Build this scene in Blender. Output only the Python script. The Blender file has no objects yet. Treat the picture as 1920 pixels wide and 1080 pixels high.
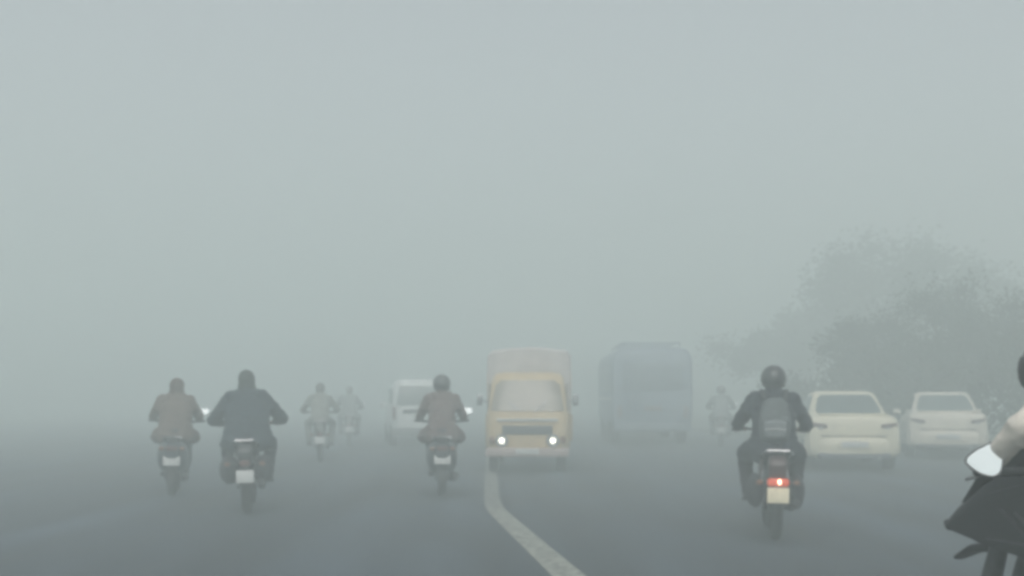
import bpy, bmesh, math, random
from mathutils import Vector, Matrix, noise
S = bpy.context.scene
R = math.radians
random.seed(7)

# ---------------------------------------------------------------- camera
CAM_H = 1.38
FPX = 2200.0            # focal length in pixels of the 1920 wide photograph
cd = bpy.data.cameras.new("camera")
cam = bpy.data.objects.new("camera", cd)
S.collection.objects.link(cam)
cam.location = (0, 0, CAM_H)
cam.rotation_euler = (R(90), 0, 0)
cd.sensor_width = 36
cd.lens = 36 * FPX / 1920
cd.shift_y = (744 - 540) / 1920     # horizon sits low in the cropped photograph
cd.clip_start = 0.05
cd.clip_end = 3000
S.camera = cam
S.cycles.filter_width = 3.8         # soft phone optics
S.cycles.use_denoising = True
S.cycles.volume_bounces = 6
S.cycles.max_bounces = 10
S.cycles.diffuse_bounces = 3

# ---------------------------------------------------------------- light
SUN_EL, SUN_ROT = 50, 184
w = bpy.data.worlds.new("World"); S.world = w; w.use_nodes = True
nt = w.node_tree; bg = nt.nodes["Background"]
sky = nt.nodes.new("ShaderNodeTexSky"); sky.sky_type = 'NISHITA'; sky.sun_disc = False
sky.sun_elevation = R(SUN_EL); sky.sun_rotation = R(SUN_ROT)
sky.air_density = 1.0; sky.dust_density = 6.0; sky.ozone_density = 1.0
hs = nt.nodes.new("ShaderNodeHueSaturation"); hs.inputs["Saturation"].default_value = 0.30
nt.links.new(sky.outputs[0], hs.inputs["Color"]); nt.links.new(hs.outputs[0], bg.inputs[0])
bg.inputs[1].default_value = 0.15
sl = bpy.data.lights.new("sun", 'SUN'); sun = bpy.data.objects.new("sun", sl)
S.collection.objects.link(sun)
sl.energy = 0.6; sl.angle = R(60); sl.color = (1, .97, .92)
sd = Vector((math.sin(R(SUN_ROT)) * math.cos(R(SUN_EL)), math.cos(R(SUN_ROT)) * math.cos(R(SUN_EL)), math.sin(R(SUN_EL))))
sun.rotation_euler = sd.to_track_quat('Z', 'Y').to_euler()
S.view_settings.view_transform = 'Standard'
S.view_settings.look = 'None'
S.view_settings.exposure = 0.08
S.view_settings.gamma = 1

HAZE_DENSITY = 0.044
HAZE_TOP = 10.5
HAZE_COLOR = (.925, 1.0, .982)

# ---------------------------------------------------------------- helpers
def link(o, parent=None):
    S.collection.objects.link(o)
    if parent is not None: o.parent = parent
    return o

def tag(o, label=None, cat=None, group=None, kind=None):
    if label: o["label"] = label
    if cat: o["category"] = cat
    if group: o["group"] = group
    if kind: o["kind"] = kind
    return o

def empty(name, loc=(0, 0, 0), rz=0, rot=None):
    o = bpy.data.objects.new(name, None)
    o.empty_display_size = .2
    o.location = loc
    o.rotation_euler = rot if rot else (0, 0, rz)
    return link(o)

def mat(name, col, rough=.6, metal=0, var=.15, scale=8, bump=0, emit=None, es=0, coat=0, spec=None, col2=None, detail=5, trans=0):
    m = bpy.data.materials.new(name); m.use_nodes = True
    n = m.node_tree.nodes; l = m.node_tree.links; b = n["Principled BSDF"]
    b.inputs["Roughness"].default_value = rough
    b.inputs["Metallic"].default_value = metal
    if coat: b.inputs["Coat Weight"].default_value = coat; b.inputs["Coat Roughness"].default_value = .08
    if spec is not None: b.inputs["Specular IOR Level"].default_value = spec
    if trans: b.inputs["Transmission Weight"].default_value = trans
    tc = n.new("ShaderNodeTexCoord"); nz = n.new("ShaderNodeTexNoise")
    nz.inputs["Scale"].default_value = scale; nz.inputs["Detail"].default_value = detail
    nz.inputs["Roughness"].default_value = .6
    l.new(tc.outputs["Object"], nz.inputs["Vector"])
    rp = n.new("ShaderNodeValToRGB")
    c2 = col2 if col2 else tuple(min(1, c * (1 + var)) for c in col)
    c1 = col if col2 else tuple(c * (1 - var) for c in col)
    rp.color_ramp.elements[0].position = .32; rp.color_ramp.elements[0].color = (*c1, 1)
    rp.color_ramp.elements[1].position = .68; rp.color_ramp.elements[1].color = (*c2, 1)
    l.new(nz.outputs["Fac"], rp.inputs[0]); l.new(rp.outputs[0], b.inputs["Base Color"])
    if bump:
        bp = n.new("ShaderNodeBump"); bp.inputs["Strength"].default_value = bump; bp.inputs["Distance"].default_value = .02
        l.new(nz.outputs["Fac"], bp.inputs["Height"]); l.new(bp.outputs[0], b.inputs["Normal"])
    if emit:
        b.inputs["Emission Color"].default_value = (*emit, 1); b.inputs["Emission Strength"].default_value = es
    return m

class MB:
    """collects shapes, built as one mesh object"""
    def __init__(s): s.v = []; s.f = []; s.M = Matrix.Identity(4)
    def add(s, vs, fs):
        k = len(s.v); s.v += [s.M @ Vector(p) for p in vs]; s.f += [tuple(i + k for i in f) for f in fs]; return s
    def box(s, c, d, bev=.01, rot=None, taper=1.0):
        bm = bmesh.new(); bmesh.ops.create_cube(bm, size=1)
        for v in bm.verts:
            t = taper if v.co.z > 0 else 1
            v.co = Vector((v.co.x * d[0] * t, v.co.y * d[1] * t, v.co.z * d[2]))
        if bev: bmesh.ops.bevel(bm, geom=bm.edges[:], offset=min(bev, min(d) * .45), segments=2, affect='EDGES', profile=.5)
        Mx = Matrix.Translation(c)
        if rot: Mx = Mx @ Matrix.Rotation(rot[2], 4, 'Z') @ Matrix.Rotation(rot[1], 4, 'Y') @ Matrix.Rotation(rot[0], 4, 'X')
        bm.verts.ensure_lookup_table()
        s.add([Mx @ v.co for v in bm.verts], [[v.index for v in f.verts] for f in bm.faces]); bm.free(); return s
    def rings(s, rs, closed=False, cap=True):
        n = len(rs[0]); vs = [p for r in rs for p in r]; fs = []
        m = len(rs)
        for i in range(m if closed else m - 1):
            a = i * n; b = ((i + 1) % m) * n
            for j in range(n):
                k = (j + 1) % n; fs.append((a + j, a + k, b + k, b + j))
        if cap and not closed:
            fs.append(tuple(range(n))[::-1]); fs.append(tuple((m - 1) * n + j for j in range(n)))
        return s.add(vs, fs)
    def tube(s, pts, rad, n=10, closed=False, ref=None, round_ends=False):
        """rad: number, list of numbers or list of (a, b) half widths"""
        P = [Vector(p) for p in pts]
        m = len(P)
        rad = [rad] * m if not isinstance(rad, (list,)) else list(rad)
        rad = [(r, r) if not isinstance(r, tuple) else r for r in rad]
        fr = []
        for i in range(m):
            if closed: t = P[(i + 1) % m] - P[i - 1]
            else: t = P[min(i + 1, m - 1)] - P[max(i - 1, 0)]
            t.normalize()
            rf = Vector(ref) if ref else (Vector((1, 0, 0)) if abs(t.x) < .85 else Vector((0, 0, 1)))
            if abs(t.dot(rf)) > .98: rf = Vector((0, 1, 0))
            u = (rf - t * rf.dot(t)).normalized(); v = t.cross(u)
            fr.append((t, u, v))
        if round_ends:
            st = []
            t, u, v = fr[0]; a, b = rad[0]
            for q in (80, 55, 28): st.append((P[0] - t * min(a, b) * math.sin(R(q)), (t, u, v), (a * math.cos(R(q)), b * math.cos(R(q)))))
            mid = [(P[i], fr[i], rad[i]) for i in range(m)]
            t, u, v = fr[-1]; a, b = rad[-1]
            en = [(P[-1] + t * min(a, b) * math.sin(R(q)), (t, u, v), (a * math.cos(R(q)), b * math.cos(R(q)))) for q in (28, 55, 80)]
            seq = st + mid + en
        else: seq = [(P[i], fr[i], rad[i]) for i in range(m)]
        rs = []
        for p, (t, u, v), (a, b) in seq:
            rs.append([p + u * a * math.cos(2 * math.pi * j / n) + v * b * math.sin(2 * math.pi * j / n) for j in range(n)])
        return s.rings(rs, closed=closed)
    def ball(s, c, r, nu=14, nv=9, rot=None):
        r = (r, r, r) if not isinstance(r, tuple) else r
        Mx = Matrix.Rotation(rot, 3, 'X') if rot else Matrix.Identity(3)
        rs = []
        for i in range(nv):
            a = math.pi * (i + .5) / nv * .98 + .01
            rs.append([Vector(c) + Mx @ Vector((r[0] * math.sin(a) * math.cos(2 * math.pi * j / nu), r[1] * math.sin(a) * math.sin(2 * math.pi * j / nu), r[2] * math.cos(a))) for j in range(nu)])
        return s.rings(rs)
    def lathe(s, prof, c, axis='X', n=28):
        """prof: list of (radius, offset along axis)"""
        rs = []
        for r, o in prof:
            ring = []
            for j in range(n):
                a = 2 * math.pi * j / n
                q = {'X': (o, r * math.cos(a), r * math.sin(a)), 'Y': (r * math.cos(a), o, r * math.sin(a)), 'Z': (r * math.cos(a), r * math.sin(a), o)}[axis]
                ring.append(Vector(c) + Vector(q))
            rs.append(ring)
        return s.rings(rs)
    def prism(s, prof, x0, x1, bev=.01):
        """prof: list of (y, z) extruded along x"""
        bm = bmesh.new()
        a = [bm.verts.new((x0, y, z)) for y, z in prof]; b = [bm.verts.new((x1, y, z)) for y, z in prof]
        n = len(prof)
        bm.faces.new(a); bm.faces.new(b[::-1])
        for i in range(n): bm.faces.new((a[i], a[(i + 1) % n], b[(i + 1) % n], b[i]))
        if bev: bmesh.ops.bevel(bm, geom=bm.edges[:], offset=bev, segments=2, affect='EDGES', profile=.5)
        bm.verts.index_update()
        s.add([v.co.copy() for v in bm.verts], [[v.index for v in f.verts] for f in bm.faces]); bm.free(); return s
    def grid(s, rows):
        n = len(rows[0]); vs = [p for r in rows for p in r]; fs = []
        for i in range(len(rows) - 1):
            for j in range(n - 1): fs.append((i * n + j, i * n + j + 1, (i + 1) * n + j + 1, (i + 1) * n + j))
        return s.add(vs, fs)
    def mesh(s, name):
        me = bpy.data.meshes.new(name); me.from_pydata([tuple(v) for v in s.v], [], s.f)
        bm = bmesh.new(); bm.from_mesh(me); bmesh.ops.recalc_face_normals(bm, faces=bm.faces[:]); bm.to_mesh(me); bm.free()
        me.polygons.foreach_set("use_smooth", [True] * len(me.polygons))
        try: me.set_sharp_from_angle(angle=R(38))
        except Exception: pass
        return me
    def build(s, name, m, parent=None, loc=None, rot=None):
        me = s.mesh(name); me.materials.append(m)
        o = bpy.data.objects.new(name, me)
        if loc: o.location = loc
        if rot: o.rotation_euler = rot
        return link(o, parent)

def evaluated(me, mods):
    o = bpy.data.objects.new("tmp", me); S.collection.objects.link(o)
    for t, kw in mods:
        md = o.modifiers.new(t, t)
        for k, v in kw.items(): setattr(md, k, v)
    dg = bpy.context.evaluated_depsgraph_get(); dg.update()
    r = bpy.data.meshes.new_from_object(o.evaluated_get(dg))
    bpy.data.objects.remove(o)
    return r

def blob(mb, name, m, parent, voxel=.014, smooth=3, wrinkle=0, wscale=9):
    me = mb.mesh(name)
    me = evaluated(me, [('REMESH', dict(mode='VOXEL', voxel_size=voxel, use_smooth_shade=True)), ('SMOOTH', dict(factor=.5, iterations=smooth))])
    if wrinkle:
        for v in me.vertices:
            p = v.co
            d = noise.noise(Vector((p.x * wscale, p.y * wscale, p.z * wscale * 1.8))) + .5 * noise.noise(p * wscale * 2.3)
            v.co = p + v.normal * d * wrinkle
    me.polygons.foreach_set("use_smooth", [True] * len(me.polygons))
    me.name = name; me.materials.clear(); me.materials.append(m)
    return link(bpy.data.objects.new(name, me), parent)

# ---------------------------------------------------------------- materials
M = {}
M['tyre'] = mat('tyre_rubber', (.018, .018, .02), .85, var=.3, scale=40)
M['black'] = mat('black_plastic', (.022, .023, .026), .5, var=.25, scale=30)
M['darkmetal'] = mat('dark_metal', (.05, .05, .055), .45, .7, var=.3, scale=25)
M['steel'] = mat('steel', (.45, .45, .46), .3, 1, var=.2, scale=20)
M['alloy'] = mat('alloy', (.35, .36, .37), .4, .9, var=.2, scale=20)
M['seat'] = mat('seat_vinyl', (.02, .02, .022), .6, var=.3, scale=60, bump=.15)
M['mirror'] = mat('mirror_glass', (.78, .82, .83), .03, 1, var=.01)
M['glass'] = mat('car_glass', (.10, .13, .13), .05, 0, var=.2, scale=3, spec=.9)
M['screen'] = mat('windscreen_glass', (.20, .17, .125), .25, 0, var=.2, scale=3, spec=.9)
M['plate'] = mat('plate_white', (.55, .56, .55), .5, var=.08, scale=20)
M['platelit'] = mat('plate_lamplit', (.80, .72, .52), .5, var=.08, scale=20)  # lit copy of the plate, warm light put into its colour
M['amber'] = mat('amber_lens', (.20, .085, .04), .3, var=.1)
M['red'] = mat('red_lens', (.11, .035, .03), .3, var=.1)
M['far_lens'] = mat('hazed_lens', (.20, .17, .18), .5, var=.1)  # muted grey, fading by fog put into the lens colour
M['pannier'] = mat('pannier_canvas', (.022, .022, .030), .85, var=.25, scale=20, bump=.2)
M['tailbrown'] = mat('tail_lens_brown', (.09, .045, .04), .25, var=.1)
M['redlit'] = mat('red_lens_lit', (.5, .06, .03), .25, var=.1, emit=(1, .17, .06), es=.45)
M['bulb'] = mat('bulb_lit', (1, .8, .6), .3, emit=(1, .62, .42), es=5)
M['headlit'] = mat('headlamp_lit', (1, 1, .9), .3, emit=(1, .95, .80), es=4)
M['lens'] = mat('clear_lens', (.5, .52, .52), .1, .3, var=.05)
M['skin'] = mat('skin', (.20, .115, .075), .55, var=.1, scale=20)
M['hair'] = mat('hair', (.015, .012, .012), .7, var=.3, scale=60)

# ---------------------------------------------------------------- ground, road, markings
def sheet(name, pts, z, m, kind='structure', sub=0):
    me = bpy.data.meshes.new(name); me.from_pydata([(x, y, z) for x, y in pts], [], [tuple(range(len(pts)))])
    me.materials.append(m); o = bpy.data.objects.new(name, me); link(o); tag(o, kind=kind); return o

def ground_mat():
    m = mat('verge_earth', (.075, .07, .045), .95, col2=(.05, .065, .03), scale=.6, bump=.4, detail=12)
    return m
def road_mat():
    m = bpy.data.materials.new('asphalt'); m.use_nodes = True
    n = m.node_tree.nodes; l = m.node_tree.links; b = n["Principled BSDF"]
    tc = n.new("ShaderNodeTexCoord")
    def nz(sc, det, stretch=(1, 1, 1)):
        mp = n.new("ShaderNodeMapping"); mp.inputs["Scale"].default_value = stretch
        l.new(tc.outputs["Object"], mp.inputs[0])
        t = n.new("ShaderNodeTexNoise"); t.inputs["Scale"].default_value = sc; t.inputs["Detail"].default_value = det
        l.new(mp.outputs[0], t.inputs["Vector"]); return t.outputs["Fac"]
    fine = nz(90, 6); patch = nz(.9, 6, (1, .3, 1)); streak = nz(1.3, 3, (1, .03, 1))
    def mr(src, a, c):
        q = n.new("ShaderNodeMapRange"); q.inputs["From Min"].default_value = .3; q.inputs["From Max"].default_value = .7
        q.inputs["To Min"].default_value = a; q.inputs["To Max"].default_value = c; l.new(src, q.inputs[0]); return q.outputs[0]
    def mul(a, c):
        q = n.new("ShaderNodeMath"); q.operation = 'MULTIPLY'; l.new(a, q.inputs[0]); l.new(c, q.inputs[1]); return q.outputs[0]
    f = mul(mul(mr(fine, .6, 1.4), mr(patch, .5, 1.5)), mr(streak, .65, 1.35))
    mx = n.new("ShaderNodeVectorMath"); mx.operation = 'SCALE'; mx.inputs[0].default_value = (.036, .049, .064)
    l.new(f, mx.inputs["Scale"]); l.new(mx.outputs[0], b.inputs["Base Color"])
    l.new(mr(patch, .62, .85), b.inputs["Roughness"])
    bp = n.new("ShaderNodeBump"); bp.inputs["Strength"].default_value = .3; bp.inputs["Distance"].default_value = .006
    l.new(fine, bp.inputs["Height"]); l.new(bp.outputs[0], b.inputs["Normal"])
    return m
def paint_mat(name, col, wear):
    m = bpy.data.materials.new(name); m.use_nodes = True
    n = m.node_tree.nodes; l = m.node_tree.links; b = n["Principled BSDF"]
    tc = n.new("ShaderNodeTexCoord"); t = n.new("ShaderNodeTexNoise")
    t.inputs["Scale"].default_value = 9; t.inputs["Detail"].default_value = 9; t.inputs["Roughness"].default_value = .7
    l.new(tc.outputs["Object"], t.inputs["Vector"])
    rp = n.new("ShaderNodeValToRGB")
    rp.color_ramp.elements[0].position = wear - .06; rp.color_ramp.elements[0].color = (.075, .078, .075, 1)
    rp.color_ramp.elements[1].position = wear + .06; rp.color_ramp.elements[1].color = (*col, 1)
    l.new(t.outputs["Fac"], rp.inputs[0]); l.new(rp.outputs[0], b.inputs["Base Color"])
    b.inputs["Roughness"].default_value = .7
    return m

ROAD_R = [(13, -50), (13, 20), (12.8, 24), (12.2, 27), (11.0, 29.5), (9.6, 31.5), (8.5, 33.5), (7.9, 36), (7.5, 40), (7, 50), (6, 70), (2, 120)]
sheet('ground', [(-300, -60), (300, -60), (300, 500), (-300, 500)], 0, ground_mat())
sheet('road', [(-16, -50)] + ROAD_R + [(2, 490), (-60, 490)], .004, road_mat())
def strip(name, pts, ws, m, z=.008):
    L = []; Rr = []
    for i, (x, y) in enumerate(pts):
        a = Vector(pts[max(0, i - 1)]); b = Vector(pts[min(len(pts) - 1, i + 1)]); t = (b - a).normalized(); nn = Vector((t.y, -t.x))
        hw = ws[i] / 2
        L.append((x - nn.x * hw, y - nn.y * hw, z)); Rr.append((x + nn.x * hw, y + nn.y * hw, z))
    mb = MB(); mb.grid([[L[i], Rr[i]] for i in range(len(pts))])
    o = mb.build(name, m); tag(o, kind='structure'); return o
strip('road_marking', [(1.22, 3), (.82, 6), (.43, 9.05), (.13, 11.5), (-.165, 13.95), (-.20, 14.35)],
      [.26, .26, .26, .24, .23, .22], paint_mat('line_paint', (.31, .32, .28), .47))
strip('road_marking', [(-.20, 14.36), (-.235, 14.9), (-.28, 16.2), (-.38, 21), (-.6, 33), (-.8, 44)],
      [.22, .22, .21, .21, .2, .2], paint_mat('line_paint_worn', (.24, .25, .23), .48))
# low kerb at the right road edge
k = MB()
for (xa, ya), (xb, yb) in zip(ROAD_R[:-1], ROAD_R[1:]):
    d = Vector((xb - xa, yb - ya)); L = d.length; d /= L; m_ = max(1, round(L))
    for q in range(m_):
        c = Vector((xa, ya)) + d * (q + .5) * L / m_ + Vector((d.y, -d.x)) * .08
        k.box((c.x, c.y, .065), (.16, L / m_ - .015, .13), .015, rot=(0, 0, math.atan2(-d.x, d.y)))
tag(k.build('kerb', mat('kerb_stone', (.14, .14, .14), .85, var=.3, scale=3, bump=.2)), kind='structure')

# ---------------------------------------------------------------- motorbike pieces
def wheel(parent, y, r, wt=.05, name='wheel', x=0, rim=None):
    """a motorbike wheel: tyre, rim and spokes"""
    o = MB().lathe([(.035, -.06), (.035, .06)], (0, 0, 0), 'X', 14).build(name, M['darkmetal'], parent, loc=(x, y, r))
    t = MB(); n = 36
    prof = []
    for k in range(12):
        a = 2 * math.pi * k / 12; prof.append((math.cos(a) * wt * .95, math.sin(a) * wt))
    rs = []
    for j in range(n):
        A = 2 * math.pi * j / n; rr = r - wt * .95
        rs.append([Vector((q[1], (rr + q[0]) * math.cos(A), (rr + q[0]) * math.sin(A))) for q in prof])
    t.rings(rs, closed=True); t.build('tyre', M['tyre'], o)
    ri = MB(); R0 = r - wt * 1.75; rs = []
    for j in range(n):
        A = 2 * math.pi * j / n
        rs.append([Vector((px, (R0 + pr) * math.cos(A), (R0 + pr) * math.sin(A))) for px, pr in ((-.03, .012), (.03, .012), (.026, -.014), (-.026, -.014))])
    ri.rings(rs, closed=True)
    for j in range(5):
        A = 2 * math.pi * j / 5
        ri.tube([(0, .02 * math.cos(A), .02 * math.sin(A)), (0, R0 * math.cos(A), R0 * math.sin(A))], [.018, .012], 8)
    ri.build('rim', rim or M['alloy'], o)
    return o

def arc_guard(r, a0, a1, hw, y, z, drop=.03):
    """mudguard sheet with thickness over a wheel centred at y, z"""
    rs = []
    for k in range(15):
        A = R(a0 + (a1 - a0) * k / 14); c, s_ = math.cos(A), math.sin(A)
        ring = []
        for px, pr in ((-hw, -drop), (-hw * .7, 0), (0, .012), (hw * .7, 0), (hw, -drop), (hw * .92, -drop), (hw * .62, -.008), (0, .004), (-hw * .62, -.008), (-hw * .92, -drop)):
            ring.append(Vector((px, y + (r + pr) * c, z + (r + pr) * s_)))
        rs.append(ring)
    return MB().rings(rs)

def mirror(bike, side, base, head, r=(.07, .05), tilt=-12, yaw=0, roll=0, point=0):
    m = MB().tube([base, (base[0] + side * .03, base[1] + .0, (base[2] + head[2]) / 2), (head[0] - side * .02, head[1] + .02, head[2] - .02)], .007, 8).build('mirror', M['darkmetal'], bike)
    h = MB(); g = MB()
    n = 20
    def out(k, s_, dy):
        a = 2 * math.pi * k / n
        ca, sa = math.cos(a), math.sin(a)
        x = math.copysign(abs(ca) ** .75, ca) * r[0] * s_ * (1 + .18 * sa); z = math.copysign(abs(sa) ** .75, sa) * r[1] * s_
        if point: x *= 1 + point * sa
        return Vector((side * x, dy, z))
    h.rings([[out(k, 1, 0) for k in range(n)], [out(k, 1, .015) for k in range(n)], [out(k, .75, .04) for k in range(n)], [out(k, .3, .05) for k in range(n)]])
    g.rings([[out(k, .9, -.004) for k in range(n)], [out(k, .9, .002) for k in range(n)]])
    rot = (R(tilt), R(roll), R(yaw))
    h.build('mirror_housing', M['black'], m, loc=head, rot=rot)
    g.build('mirror_glass', M['mirror'], m, loc=head, rot=rot)
    return m

def tail(bike, z, y, lit, wlamp=.10, iw=.17, plate=None, platemat='plate', pz=None):
    tl = MB().box((0, y - .03, z), (.20 if lit else wlamp, .07, .075), .025).build('tail_light', M['redlit' if lit else 'red'], bike)
    if lit: MB().ball((.01, y - .068, z + .005), (.017, .012, .024)).build('bulb', M['bulb'], tl)
    for s in (-1, 1):
        i = MB().tube([(s * .04, y, z - .005), (s * (iw - .03), y, z - .005)], .009, 8).build('turn_signal', M['black'], bike)
        MB().ball((s * iw, y - .01, z - .005), (.035, .032, .026)).build('lens', M['redlit' if lit == 2 else 'amber'], i)
    pz = pz if pz else z - .115
    p = MB().box((0, y - .055, pz), (.20, .008, .145), .003, rot=(R(-8), 0, 0)).build('number_plate', M[platemat], bike)
    MB().box((0, y - .045, pz + .0), (.215, .008, .16), .003, rot=(R(-8), 0, 0)).build('plate_bracket', M['black'], bike)
    return p

def pannier(b, z=.47, w=.13):
    for s in (-1, 1):
        K = MB(); K.tube([(s * .19, -.78, z), (s * .20, -.55, z + .01), (s * .19, -.34, z)], [(w * .5, .15), (w * .62, .17), (w * .5, .15)], 14, ref=(1, 0, 0), round_ends=True)
        blob(K, 'pannier', M['pannier'], b, .012, 2, .005, 12)

def motorbike(loc, yaw, lean, label, paint, tank=None, lit=0, mirrors=(1,), fairing=False, group='motorbikes on the foggy road', pm='plate', cat='motorbike', iw=.17, mtilt=-12, rackbag=False, tz=.585, pz=None):
    b = empty('motorcycle', loc, rot=(0, R(lean), R(yaw)))
    tag(b, label, cat, group)
    r = .305
    FY = .80 if fairing else .66; FT = .60 if fairing else .45; fm = M['darkmetal'] if fairing else M['steel']
    wheel(b, -.66, r, .055); wheel(b, FY, r, .047)
    P = paint
    f = MB()
    for s in (-1, 1):
        f.tube([(s * .05, .42, .9), (s * .10, .2, .70), (s * .11, -.15, .62), (s * .10, -.45, .66), (s * .08, -.8, .72)], .016, 8)
        f.tube([(s * .05, .42, .88), (s * .09, .30, .5), (s * .10, .1, .30), (s * .11, -.2, .34)], .016, 8)
        f.tube([(s * .11, -.15, .62), (s * .11, -.2, .34), (s * .095, -.66, .305)], .017, 8)
    f.tube([(0, .46, .97), (0, .40, .80)], .03, 10)
    f.build('frame', M['darkmetal'], b)
    for s in (-1, 1):
        sh = MB().tube([(s * .125, -.62, .34), (s * .115, -.50, .66)], .014, 8)
        for k in range(9):
            q = .12 + k * .085
            c = Vector((s * .125, -.62, .34)).lerp(Vector((s * .115, -.50, .66)), q)
            sh.lathe([(.024, -.006), (.031, 0), (.024, .006)], c, 'Z', 12)
        sh.build('shock_absorber', M['steel'], b)
        MB().tube([(s * .085, FY, .305), (s * .085, FY * .5 + FT * .5, .62), (s * .085, FT, .95)], [.045, .042, .03] if fairing else [.027, .024, .02], 12).build('fork', fm, b)
        MB().tube([(s * .12, .0, .33), (s * .30, .0, .33)], .016, 8).build('footrest', M['black'], b)
    e = MB().box((0, .08, .42), (.24, .34, .24), .04).box((0, .16, .60), (.19, .17, .2), .02, rot=(R(-12), 0, 0))
    for k in range(6): e.box((0, .165 - k * .006, .53 + k * .03), (.25, .22, .008), .002, rot=(R(-12), 0, 0))
    e.lathe([(.09, -.15), (.11, -.13), (.11, .13), (.09, .15)], (0, .02, .40), 'X', 18)
    e.build('engine', M['alloy'], b)
    MB().tube([(.06, .25, .60), (.10, .34, .45), (.13, .25, .30), (.15, -.1, .27), (.17, -.4, .30), (.18, -.85, .38)], [.02, .02, .022, .03, .045, .04], 12).build('exhaust_pipe', M['darkmetal'], b)
    arc_guard(.33 + .015, 20, 150, .075, -.66, .305, .04).build('mudguard', P, b)
    if fairing:
        rd = MB().box((0, .44, .60), (.26, .05, .30), .015)
        for q in range(7): rd.box((0, .468, .49 + q * .036), (.23, .012, .008), .002)
        rd.build('radiator', M['black'], b)
        MB().tube([(0, .58, .77), (0, .72, .765), (0, .84, .75), (0, .94, .70)], [(.05, .02), (.075, .02), (.07, .018), (.04, .012)], 14, ref=(1, 0, 0), round_ends=True).build('mudguard', P, b)
    else: arc_guard(.325, 50, 165, .065, .66, .305, .05).build('mudguard', P, b)
    # tank
    tk = MB(); rs = []
    for y, hw, zb, zt in ((.42, .07, .84, .92), (.36, .13, .78, .98), (.22, .155, .75, 1.02), (.06, .14, .74, .98), (-.06, .10, .75, .90), (-.12, .05, .77, .84)):
        ring = []
        for k in range(16):
            a = 2 * math.pi * k / 16; ca, sa = math.cos(a), math.sin(a)
            ring.append(Vector((math.copysign(abs(ca) ** .8, ca) * hw, y, (zb + zt) / 2 + math.copysign(abs(sa) ** .8, sa) * (zt - zb) / 2)))
        rs.append(ring)
    tk.rings(rs); t = tk.build('fuel_tank', tank or P, b)
    MB().lathe([(.03, 0), (.03, .012), (.01, .014)], (0, .2, 1.018), 'Z', 14).build('filler_cap', M['steel'], t)
    st = MB(); rs = []
    for y, hw, zt in ((-.06, .10, .84), (-.2, .14, .815), (-.42, .15, .825), (-.55, .13, .86), (-.78, .11, .87), (-.86, .07, .86)):
        ring = []
        for k in range(14):
            a = 2 * math.pi * k / 14; ca, sa = math.cos(a), math.sin(a)
            ring.append(Vector((math.copysign(abs(ca) ** .7, ca) * hw, y, zt - .045 + math.copysign(abs(sa) ** .7, sa) * .045)))
        rs.append(ring)
    st.rings(rs).build('seat', M['seat'], b)
    for s in (-1, 1):
        MB().prism([(-.1, .74), (-.1, .56), (-.34, .5), (-.52, .62), (-.50, .76)], s * .115, s * .135, .008).build('side_panel', P, b)
    MB().tube([(-.12, -.62, .80), (-.14, -.85, .84), (-.10, -.95, .87), (.10, -.95, .87), (.14, -.85, .84), (.12, -.62, .80)], .012, 8).build('grab_rail', M['steel'], b)
    MB().prism([(-.62, .79), (-.88, .82), (-.94, .74), (-.92, .60), (-.84, .55), (-.66, .66)], -.08, .08, .02).build('tail_section', P, b)
    tail(b, tz, -.945, lit, wlamp=.12, iw=iw, platemat=pm, pz=pz)
    if not fairing:
        hb = MB().tube([(-.37, .30, 1.03), (-.27, .33, 1.04), (-.14, .42, 1.03), (0, .44, 1.0), (.14, .42, 1.03), (.27, .33, 1.04), (.37, .30, 1.03)], .012, 8).build('handlebar', M['darkmetal'], b)
        for s in (-1, 1):
            MB().tube([(s * .25, .335, 1.04), (s * .385, .295, 1.03)], .018, 10, round_ends=True).build('grip', M['black'], hb)
            MB().tube([(s * .24, .36, 1.035), (s * .30, .375, 1.02), (s * .37, .36, 1.0)], .006, 6).build('lever', M['steel'], hb)
    else:
        hb = MB().tube([(-.12, .47, 1.08), (0, .45, 1.06), (.12, .47, 1.08)], .02, 8).build('handlebar', M['darkmetal'], b)
        for s in (-1, 1):
            MB().tube([(s * .12, .50, 1.085), (s * .37, .485, 1.095)], .018, 10, round_ends=True).build('grip', M['black'], hb)
            MB().tube([(s * .18, .54, 1.08), (s * .26, .575, 1.075), (s * .35, .56, 1.06)], .006, 6).build('lever', M['steel'], hb)
            mirror(b, s, (s * .24, .49, 1.10), (s * .375, .43, 1.135), r=(.060, .062), tilt=mtilt - 1, yaw=s * 40, roll=s * 32, point=.4)
    if fairing:
        rs = []
        for y, hw, zc, hh in ((.99, .025, .825, .012), (.95, .07, .84, .035), (.86, .12, .87, .075), (.74, .155, .915, .12), (.62, .165, .955, .15), (.46, .155, .98, .13)):
            rs.append([Vector((math.cos(2 * math.pi * k / 18) * hw, y, zc + math.sin(2 * math.pi * k / 18) * hh)) for k in range(18)])
        fa = MB().rings(rs).build('front_fairing', P, b)
        MB().box((0, .962, .835), (.12, .03, .05), .02, rot=(R(-30), 0, 0)).build('headlight', M['black'], fa)
        ws = MB().grid([[Vector((x * q, y, z)) for x in (-.12, -.06, 0, .06, .12)] for y, z, q in ((.84, .94, .8), (.74, 1.05, .95), (.66, 1.12, .95), (.60, 1.17, .75))]).build('windshield', M['black'], fa)
        for s in (-1, 1):
            MB().prism([(.86, .84), (.62, 1.0), (.40, 1.06), (.14, .98), (.02, .82), (.12, .74), (.40, .76), (.66, .80)], s * .15, s * .185, .014).build('side_fairing', P, b)
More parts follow.
